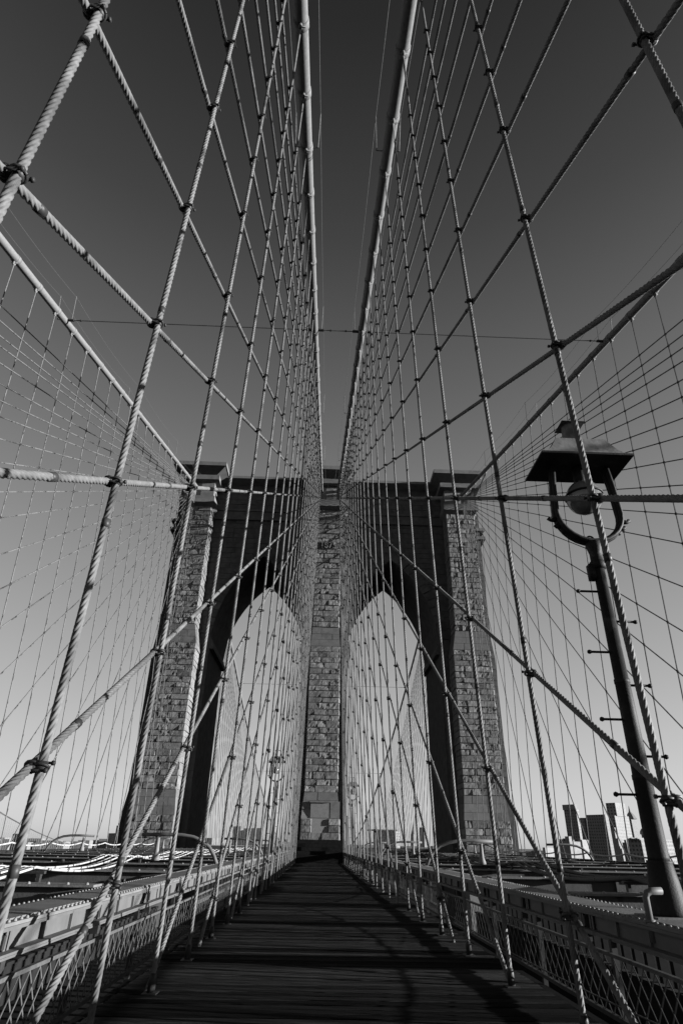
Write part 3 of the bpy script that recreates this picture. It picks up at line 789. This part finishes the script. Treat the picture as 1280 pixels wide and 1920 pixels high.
# ================================================================== SMALLER OBJECTS
# ------------------------------------------------------------------ lamps
def bolt_bar(m, y, z, s):                       # climbing peg with a ball end
    m.tube([(s*0.06, y, z), (s*0.30, y, z)], 0.014, 6); m.lathe([(0.001, z-0.027), (0.024, z-0.015), (0.028, z), (0.024, z+0.015), (0.001, z+0.027)], s*0.31, y, 8)
def lamp_post(loc, label):
    g = thing('lamp_post', label, 'street lamp', 'lamp posts on the girders', loc=loc)
    H = 3.72
    m = MB(); m.lathe([(0.185, 0.0), (0.19, 0.04), (0.168, 0.09), (0.14, 0.30), (0.118, 0.44), (0.122, 0.45), (0.122, 0.47)], n=24); m.build('base', 'lamp', g, True)
    m = MB(); m.box(-0.24, 0.24, -0.24, 0.24, -0.02, 0.012); m.build('foot_plate', 'top', g)
    m = MB(); m.lathe([(0.103, 0.46), (0.101, 0.50), (0.094, 1.20), (0.098, 1.205), (0.098, 1.25), (0.090, 1.255), (0.080, 2.20), (0.085, 2.205), (0.085, 2.25), (0.077, 2.255), (0.066, H)], n=24); m.build('pole', 'lamp', g, True)
    m = MB(); m.lathe([(0.067, H-0.12), (0.098, H-0.1), (0.098, H-0.02), (0.075, H), (0.075, H+0.1), (0.095, H+0.18), (0.105, H+0.24), (0.06, H+0.29)], n=16); m.box(-0.135, -0.06, -0.045, 0.045, H-0.26, H-0.06); m.build('collar', 'lamp', g, True)
    z = 1.06; s = -1
    for k in range(8):
        if z > 3.5: break
        m = MB(); bolt_bar(m, 0, z, s); m.build('climbing_peg', 'lamp', g, True); z += 0.375; s = -s
    # the harp: a U of moulded iron carrying the hood
    zb = H + 0.24
    path = []
    for k in range(15):
        t = k/14*math.pi; path.append((-0.42*math.cos(t), 0, zb + 0.42 - 0.40*math.sin(t)))
    path = [(-0.36, 0, zb+1.18), (-0.40, 0, zb+0.80)] + path + [(0.40, 0, zb+0.80), (0.36, 0, zb+1.18)]
    for dy, r in ((-0.055, 0.03), (0.055, 0.03), (0, 0.042)):
        m = MB(); m.tube([(x, dy, z) for x, y, z in path], r, 8); m.build('harp', 'lamp', g, True)
    m = MB()
    for sx in (-1, 1):
        for a, l in ((12, 0.10), (26, 0.07), (38, 0.05)):
            t = R_(a); x, zz = sx*0.42*math.cos(t), zb + 0.42 - 0.40*math.sin(t)
            ox, oz = sx*math.cos(t), -math.sin(t)*0.6
            m.tube([(x, 0, zz), (x+ox*l*0.9, 0, zz+oz*l), (x+ox*l*1.25, 0, zz+oz*l+0.03)], [0.045, 0.024, 0.028], 8)
    m.build('scroll_ornament', 'lamp', g, True)
    m = MB(); zz = zb+0.06; m.tube([(0.045*math.cos(t)-0.03, 0, zz+0.045*math.sin(t)) for t in [math.pi*k/8 for k in range(9)]], 0.012, 6); m.build('ring', 'lamp', g, True)
    gz = H + 0.92
    m = MB(); m.lathe([(0.228*math.sin(math.pi*k/14)+0.0005, gz - 0.24*math.cos(math.pi*k/14)) for k in range(15)], n=24); m.build('globe', M['glass'], g, True)
    m = MB(); m.tube([(0.236*math.cos(t), 0.236*math.sin(t), gz+0.02) for t in [2*math.pi*k/24 for k in range(25)]], 0.014, 6, False); m.build('globe_band', 'lamp', g, True)
    m = MB(); m.lathe([(0.05, gz+0.2), (0.085, gz+0.25), (0.09, gz+0.5)], n=16); m.build('lamp_holder', 'lamp', g, True)
    hz = H + 1.38
    m = MB(); hw = 0.61; m.box(-hw, hw, -0.36, 0.36, hz, hz+0.03); m.build('hood_plate', 'lamp', g)
    m = MB(); prev = None
    for t in range(5):
        u = t/4.0; wx = lerp(hw-0.005, 0.34, u**0.75); wy = lerp(0.355, 0.24, u**0.75); zz = hz + 0.031 + 0.30*(u**1.5)
        cur = (-wx, wx, -wy, wy)
        if prev: m.frustum(prev[0], prev[1], cur, zz)
        prev = (cur, zz)
    m.build('hood', 'zinc', g)
    m = MB(); m.lathe([(0.13, hz+0.33), (0.115, hz+0.70)], n=12); m.build('chimney', 'zinc', g)
    m = MB(); m.frustum((-0.165, 0.165, -0.15, 0.15), hz+0.70, (-0.13, 0.13, -0.12, 0.12), hz+0.73); m.build('chimney_cap', 'zinc', g)
    return g
lamp_post((3.07, 6.80, 0.94 + dk(6.78)), 'tall dark lamp post with square hood and harp, close on the right girder')
lamp_post((-3.0, 42.0, 0.94 + dk(42)), 'small distant lamp post with harp seen through the left arch')
lamp_post((2.78, 59.0, 0.94 + dk(59)), 'small distant lamp post beside the middle pier, seen through the right arch')
# bracket pipe by the near lamp
g = thing('bent_vent_pipe', 'short bent pipe with sunlit edge standing on the girder by the near lamp foot', 'pipe', loc=(2.70, 6.45, 0.93))
m = MB(); m.tube([(0, 0, -0.12), (0, 0, 0.22), (0.02, 0, 0.255), (0.06, 0, 0.27), (0.16, 0, 0.272)], 0.03, 10); m.build('pipe', 'paint', g, True)
m = MB(); m.lathe([(0.045, 0.02), (0.045, 0.05)], n=10); m.build('pipe_joint', 'paint', g, True)

# ------------------------------------------------------------------ arched pipes over the roadways
def arched_pipe(s, x, y, d, label):
    z = 0.98 + dk(y)
    g = thing('arched_pipe', label, 'pipe', 'bent pipe arches over the roadways', loc=(s*x, y, z))
    m = MB(); P = [(0, -0.10), (0.12, 0.14), (0.28, 0.36), (0.50, 0.52), (0.80, 0.63), (1.15, 0.68), (1.6, 0.69), (2.35, 0.67)]
    m.tube([(s*d*a, 0, b) for a, b in P], 0.055, 10); m.build('pipe', 'paint', g, True)
    m = MB(); m.lathe([(0.13, 0), (0.12, 0.08), (0.075, 0.2), (0.055, 0.58), (0.07, 0.6)], s*d*1.85, 0, 12); m.build('post', 'cable', g, True)
for y, nm in ((21.0, 'nearest to the camera'), (38.5, 'halfway to the tower'), (56.0, 'close by the tower')):
    for s in (-1, 1):
        arched_pipe(s, 3.25, y + (1.6 if s > 0 and y < 30 else 0), 1, 'bent pipe arch rising off the %s girder, %s' % (SIDE[s], nm))
for y, nm in ((35.5, 'nearer one'), (54.0, 'one close by the tower')):
    for s in (-1, 1):
        arched_pipe(s, 14.0, y, -1, 'bent pipe arch on a post at the outer %s edge, %s' % (SIDE[s], nm))

# ------------------------------------------------------------------ sagging conduits
def conduit(name, pts, sag, r, mt, label, cat, group, clips=True):
    P = [Vector(p) for p in pts]; c0 = P[0]
    g = thing(name, label, cat, group, loc=c0)
    path = []
    for A, B in zip(P, P[1:]):
        for k in range(10):
            t = k/10; q = A.lerp(B, t); q.z -= sag*4*t*(1-t); path.append(q - c0)
    path.append(P[-1] - c0)
    m = MB(); m.tube(path, r, 8); m.build('run', mt, g, True)
    if clips:
        m = MB()
        for k in range(1, len(path)-1):
            if k % 3 == 1:
                d = (path[k+1]-path[k-1]).normalized(); m.tube([path[k]-d*0.03, path[k]+d*0.03], r*1.25, 8)
        tag(m.build('clips', 'iron', g), kind='stuff')
sup = [-7.8, 1.3, 10.4, 19.5, 28.6, 37.7, 46.8, 55.9, 62]
names = ['nearest the girder', 'second from the girder', 'third from the girder', 'fourth from the girder', 'fifth from the girder', 'farthest from the girder']
for s in (-1, 1):
    for k in range(6):
        xa = [4.40, 4.50, 4.62, 4.72, 4.86, 5.02][k]; xb = [5.27, 5.5, 5.72, 5.93, 6.13, 6.28][k]
        pts = []
        for q, y in enumerate(sup):
            x = xa if y < 12 else xb + 0.1*(q-3)
            if y < 5: x = xa - 0.6*(2-q)
            pts.append((s*x, y + 0.05*k, 1.13 + dk(y)))
        conduit('sagging_conduit', pts, 0.17 - 0.012*k + (0.03 if k % 2 else 0), 0.018 if s < 0 else 0.03, 'white' if s < 0 else 'beam',  # right-hand runs coloured dark for their shaded side
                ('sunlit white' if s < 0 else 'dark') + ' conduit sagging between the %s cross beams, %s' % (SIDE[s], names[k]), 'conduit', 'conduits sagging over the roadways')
    conduit('edge_cable', [(s*14.0, y, 1.32 + dk(y)) for y in [-5 + 4.57*k for k in range(15)]], 0.13, 0.035, 'white',
            ('scalloped white cable along the outer %s edge of the deck' % SIDE[s]), 'cable', 'scalloped edge cables', False)
    # support saddles on the beams
    for y in (10.4, 19.5, 28.6, 37.7):
        g = thing('conduit_saddle', 'small iron saddle carrying the conduits across the %s cross beam %s' % (SIDE[s], {10.4: 'closest to the camera', 19.5: 'beside the first pipe arch', 28.6: 'midway to the tower', 37.7: 'beside the second pipe arch'}[y]), 'saddle', 'conduit saddles', (s*4.3, y, 0.96 + dk(y)))
        w = 1.0 if y < 12 else 1.4; off = 0 if y < 12 else 0.85
        m = MB(); a, c = sorted((s*(off-0.05), s*(off+w))); m.box(a, c, -0.04, 0.04, 0.09, 0.125); m.build('rail', 'iron', g)
        for x in (off, off+w-0.05):
            m = MB(); a, c = sorted((s*x, s*(x+0.05))); m.box(a, c, -0.04, 0.04, -0.12, 0.089); m.build('leg', 'iron', g)
# pale casing posts at the tower foot
for x, y, z1, w, lab in ((-2.38, 61.5, 6.4, 0.36, 'tall pale casing beside the middle pier, left of the steps'), (2.42, 62.3, 4.0, 0.2, 'short pale casing post right of the timber steps')):
    g = thing('casing_post', lab, 'post', loc=(x, y, 0.3))
    m = MB(); m.box(-w/2, w/2, -0.1, 0.1, 0, z1-0.3); m.build('casing', 'rope', g)
    m = MB(); m.box(-w/2-0.03, w/2+0.03, -0.13, 0.13, z1-0.3, z1-0.2); m.build('cap', 'iron', g)

# ------------------------------------------------------------------ skyline
def az_pt(az, d): return Vector((CAM.x + d*math.sin(R_(az)), d*math.cos(R_(az)), 0))
def hit(P, da, az):                             # walk from P along bearing da until it lies on bearing az from the camera
    u = Vector((math.sin(R_(da)), math.cos(R_(da)))); w = Vector((math.sin(R_(az)), math.cos(R_(az))))
    px, py = P.x - CAM.x, P.y
    det = u.x*(-w.y) + w.x*u.y
    t = (px*w.y - w.x*py)/det if abs(det) > 1e-6 else 10
    return t
def tower_block(g, aL, aM, aR, el, d, mt, nB=145, base=-43, win=True, el0=None, name='body'):
    """box whose nearest corner is on bearing aM; its left face looks to nB+90, its right one to nB"""
    P = az_pt(aM, d); tl = abs(hit(P, nB + 180, aL)) if aM - aL > 0.05 else 25; tr = abs(hit(P, nB - 90, aR)) if aR - aM > 0.05 else 25
    tl, tr = min(tl, 120), min(tr, 160)
    uL = Vector((math.sin(R_(nB+180)), math.cos(R_(nB+180)), 0)); uR = Vector((math.sin(R_(nB-90)), math.cos(R_(nB-90)), 0))
    z1 = CAM.z + d*math.tan(R_(el)); z0 = base if el0 is None else CAM.z + d*math.tan(R_(el0))
    o = g.location
    c = [P, P + uR*tr, P + uR*tr + uL*tl, P + uL*tl]
    m = MB(); m.quadbox([Vector((q.x, q.y, z0)) - o for q in c] + [Vector((q.x, q.y, z1)) - o for q in c]); m.build(name, mt, g)
    if win:
        w = MB()
        for u, nrm, L in ((uL, -uR, tl), (uR, -uL, tr)):
            nx = max(2, int(L/5)); nz = max(2, int((z1 - max(z0, -12))/5.5)); zb = z1 - nz*5.5
            for a in range(nx):
                for b in range(nz):
                    q = P + u*(L*(a+0.25)/nx) + nrm*0.12; e = u*(L*0.5/nx); h = zb + b*5.5 + 1.4
                    i = len(w.v)
                    w.v += [tuple(Vector((p.x, p.y, hh)) - o) for p, hh in ((q, h), (q+e, h), (q+e, h+2.8), (q, h+2.8))]
                    w.f.append((i, i+1, i+2, i+3))
        tag(w.build('window_panes', 'pane', g), kind='stuff')
def bld(label, d, az):
    p = az_pt(az, d); return thing('skyscraper', label, 'building', 'skyline buildings', loc=(p.x, p.y, -43))
g = bld('slim dark slab tower with a wider crown, leftmost of the right skyline', 1500, 20.9)
tower_block(g, 20.32, 21.25, 21.45, 3.05, 1500, 'bdark'); tower_block(g, 20.25, 21.2, 21.38, 3.39, 1496, 'bdark', el0=3.0, win=False, name='crown')
g = bld('pale stepped tower partly hidden behind the slim dark slab', 1560, 21.5); tower_block(g, 21.2, 21.45, 21.9, 1.5, 1560, 'bpale', win=False); tower_block(g, 21.25, 21.4, 21.75, 2.0, 1565, 'bpale', el0=1.4, win=False, name='setback')
g = bld('dark notched office block, widest of the right skyline', 1450, 22.5)
tower_block(g, 21.42, 21.75, 22.1, 2.42, 1470, 'bdark'); tower_block(g, 21.95, 23.35, 23.62, 2.66, 1450, 'bdark', name='main_block')
g = bld('white gridded skyscraper with a bright sunlit side, tallest of the right skyline', 1400, 24.3)
tower_block(g, 23.55, 24.24, 24.95, 3.49, 1400, 'bpale', el0=2.55, name='upper_block'); tower_block(g, 23.58, 24.05, 25.05, 2.58, 1396, 'bpale')
g = bld('dark stepped brick tower in front of the white skyscraper', 1250, 23.9)
tower_block(g, 23.62, 23.85, 23.95, 1.75, 1250, 'bdark', win=False); tower_block(g, 23.6, 24.0, 24.25, 1.0, 1245, 'bdark', win=False, name='lower_block')
g = bld('grey spired tower right of the white skyscraper', 1600, 25.2)
tower_block(g, 24.9, 25.2, 25.6, 2.35, 1600, 'bmid')
P = az_pt(25.2, 1612); z = CAM.z + 1600*math.tan(R_(2.35))
m = MB(); m.lathe([(13, 0), (8, 8), (2.5, 14), (0.4, 26)], n=8); m.build('spire', 'bmid', g, False, Vector((P.x, P.y, z)) - g.location)
g = bld('low dark block with a jagged roofline beside the lamp post', 1100, 25.3); tower_block(g, 24.6, 25.6, 25.9, 0.95, 1100, 'bdark')
for k in range(7): tower_block(g, 24.62 + 0.14*k, 24.68 + 0.14*k, 24.72 + 0.14*k, 1.0 + 0.03*(k % 3), 1098, 'bdark', el0=0.9, win=False, name='parapet_block')
g = bld('dark domed block just left of the lamp pole', 1300, 26); tower_block(g, 25.7, 26.3, 26.6, 1.3, 1300, 'bdark')
P = az_pt(26.0, 1312); m = MB(); m.lathe([(9, 0), (8.5, 4), (6, 8), (2, 11), (0.5, 13)], n=10); m.build('dome', 'bdark', g, False, Vector((P.x, P.y, CAM.z + 1300*math.tan(R_(1.3)))) - g.location)
g = bld('pale low building right of the lamp pole', 1200, 27.4); tower_block(g, 26.9, 27.2, 28.1, 0.95, 1200, 'bpale')
g = bld('dark tower with rounded top at the right frame edge', 1350, 28.1); tower_block(g, 27.85, 28.15, 28.3, 1.15, 1350, 'bdark', win=False)
P = az_pt(28.08, 1360); m = MB(); m.lathe([(7, 0), (7, 5), (4, 9), (1, 11)], n=10); m.build('rounded_top', 'bdark', g, False, Vector((P.x, P.y, CAM.z + 1350*math.tan(R_(1.15)))) - g.location)
g = bld('low dark rooftop with tanks behind the first right pipe arch', 900, 20.6); tower_block(g, 19.6, 20.4, 21.2, 0.75, 900, 'bdark', win=False); tower_block(g, 20.1, 20.4, 20.6, 1.1, 902, 'bdark', el0=0.7, win=False, name='roof_tank')
g = bld('bright low roof catching the sun in front of the dark skyline', 950, 21.8); tower_block(g, 21.1, 21.35, 21.85, 0.88, 950, 'bpale', win=False)
g = bld('low white shed far right of the tower', 800, 18.9); tower_block(g, 18.3, 18.5, 19.3, 0.3, 800, 'bpale', win=False)
g = bld('dark flat roofed block behind the left end of the deck, beside the left pier', 700, -16); tower_block(g, -16.7, -15.9, -15.3, 0.75, 700, 'bdark', win=False); tower_block(g, -16.15, -15.8, -15.3, 1.3, 705, 'bdark', win=False, name='stair_head')
g = bld('small dark square building at the far left horizon', 800, -23.2); tower_block(g, -23.5, -23.1, -22.95, 0.55, 800, 'bdark', win=False)
g = bld('grey building at the left frame edge', 900, -25); tower_block(g, -25.6, -25.0, -24.5, 1.0, 900, 'bmid', win=False)
g = bld('dark wide block low inside the left arch', 1500, -5); tower_block(g, -6.1, -4.4, -4.1, 1.36, 1500, 'bdark', win=False); tower_block(g, -6.9, -6.3, -6.05, 1.45, 1520, 'bmid', win=False, name='grey_wing')
g = bld('low dark roofs inside the left arch', 1300, -9.5); tower_block(g, -12.5, -8.5, -7.2, 0.55, 1300, 'bdark', win=False); tower_block(g, -10.0, -9.5, -9.2, 0.95, 1290, 'bdark', win=False, name='roof_tank')
g = bld('dark wide ribbed block low inside the right arch', 1500, 5.9); tower_block(g, 4.75, 6.5, 6.95, 1.33, 1500, 'bdark')
for k in range(12): tower_block(g, 4.8+0.17*k, 4.85+0.17*k, 4.9+0.17*k, 1.42, 1497, 'bdark', el0=1.3, win=False, name='roof_rib')
g = bld('slender pointed tower inside the right arch', 2200, 8.1); tower_block(g, 7.85, 8.1, 8.35, 1.1, 2200, 'bmid', win=False)
P = az_pt(8.1, 2220); m = MB(); m.lathe([(8, 0), (5, 12), (3, 22), (0.5, 40)], n=8); m.build('spire', 'bmid', g, False, Vector((P.x, P.y, CAM.z + 2200*math.tan(R_(1.1)))) - g.location)
g = bld('grey slab inside the right arch next to the shaded pier', 2000, 8.9); tower_block(g, 8.6, 8.95, 9.3, 1.62, 2000, 'bmid', win=False)
rc = random.Random(21)
for k in range(22):
    az = rc.choice((rc.uniform(19.4, 22), rc.uniform(23.8, 29.0))); d = rc.uniform(1150, 1900); e = rc.uniform(0.25, 0.75) + (0.35 if k % 4 == 0 else 0)
    w = rc.uniform(0.15, 0.5); mt = rc.choice(('bdark', 'bmid', 'bmid', 'bpale'))
    p = az_pt(az, d); g = tag(put('city_block', None, None, (p.x, p.y, -43)), 'low distant city block, one of the crowd filling the right skyline between the towers', 'building', 'low city blocks of the right skyline')
    tower_block(g, az-w, az, az+w*0.6, e, d, mt)
    if k % 2: tower_block(g, az-w*0.5, az-0.02, az+w*0.2, e+rc.uniform(0.05, 0.18), d+3, mt, el0=e-0.02, win=False, name='roof_house')
m = MB()
rs = random.Random(9)
for k in range(150):
    a = -32 + k*0.43; d = rs.uniform(1500, 2300); h = rs.uniform(4, 16); p = az_pt(a, d); w = rs.uniform(10, 30)
    m.box(p.x-w, p.x+w, p.y-w, p.y+w, -43, CAM.z - 6 + h)
tag(m.build('far_shore_roofs', 'bmid'), 'distant band of low city roofs along the horizon', 'buildings', kind='stuff')
# the neighbouring suspension bridge, far left
g = thing('distant_bridge', 'faint neighbouring suspension bridge with thin sloping cable at the far left horizon', 'bridge', loc=(-250, 430, 0))
for dx in (0, 14):
    m = MB(); pts = []
    for k in range(21):
        t = k/20; a = -27.5 + 8.6*t; p = az_pt(a, 500 + dx); pts.append(Vector((p.x, p.y, CAM.z + 500*math.tan(R_(3.6*(1-t)**1.35 - 0.15)))) - g.location)
    m.tube(pts, 0.35, 5); m.build('main_cable', 'bmid', g)
    m = MB()
    for k in range(0, 60):
        t = k/60; a = -27.5 + 8.6*t; p = az_pt(a, 500 + dx); zt = CAM.z + 500*math.tan(R_(3.6*(1-t)**1.35 - 0.15))
        m.tube([Vector((p.x, p.y, -6)) - g.location, Vector((p.x, p.y, zt)) - g.location], 0.09, 4)
    tag(m.build('suspenders', 'bmid', g), kind='stuff')
m = MB(); a, b = az_pt(-30, 507), az_pt(-17, 507)
m.tube([Vector((a.x, a.y, -6)) - g.location, Vector((b.x, b.y, -7)) - g.location], 2.0, 4); m.build('deck', 'bmid', g)
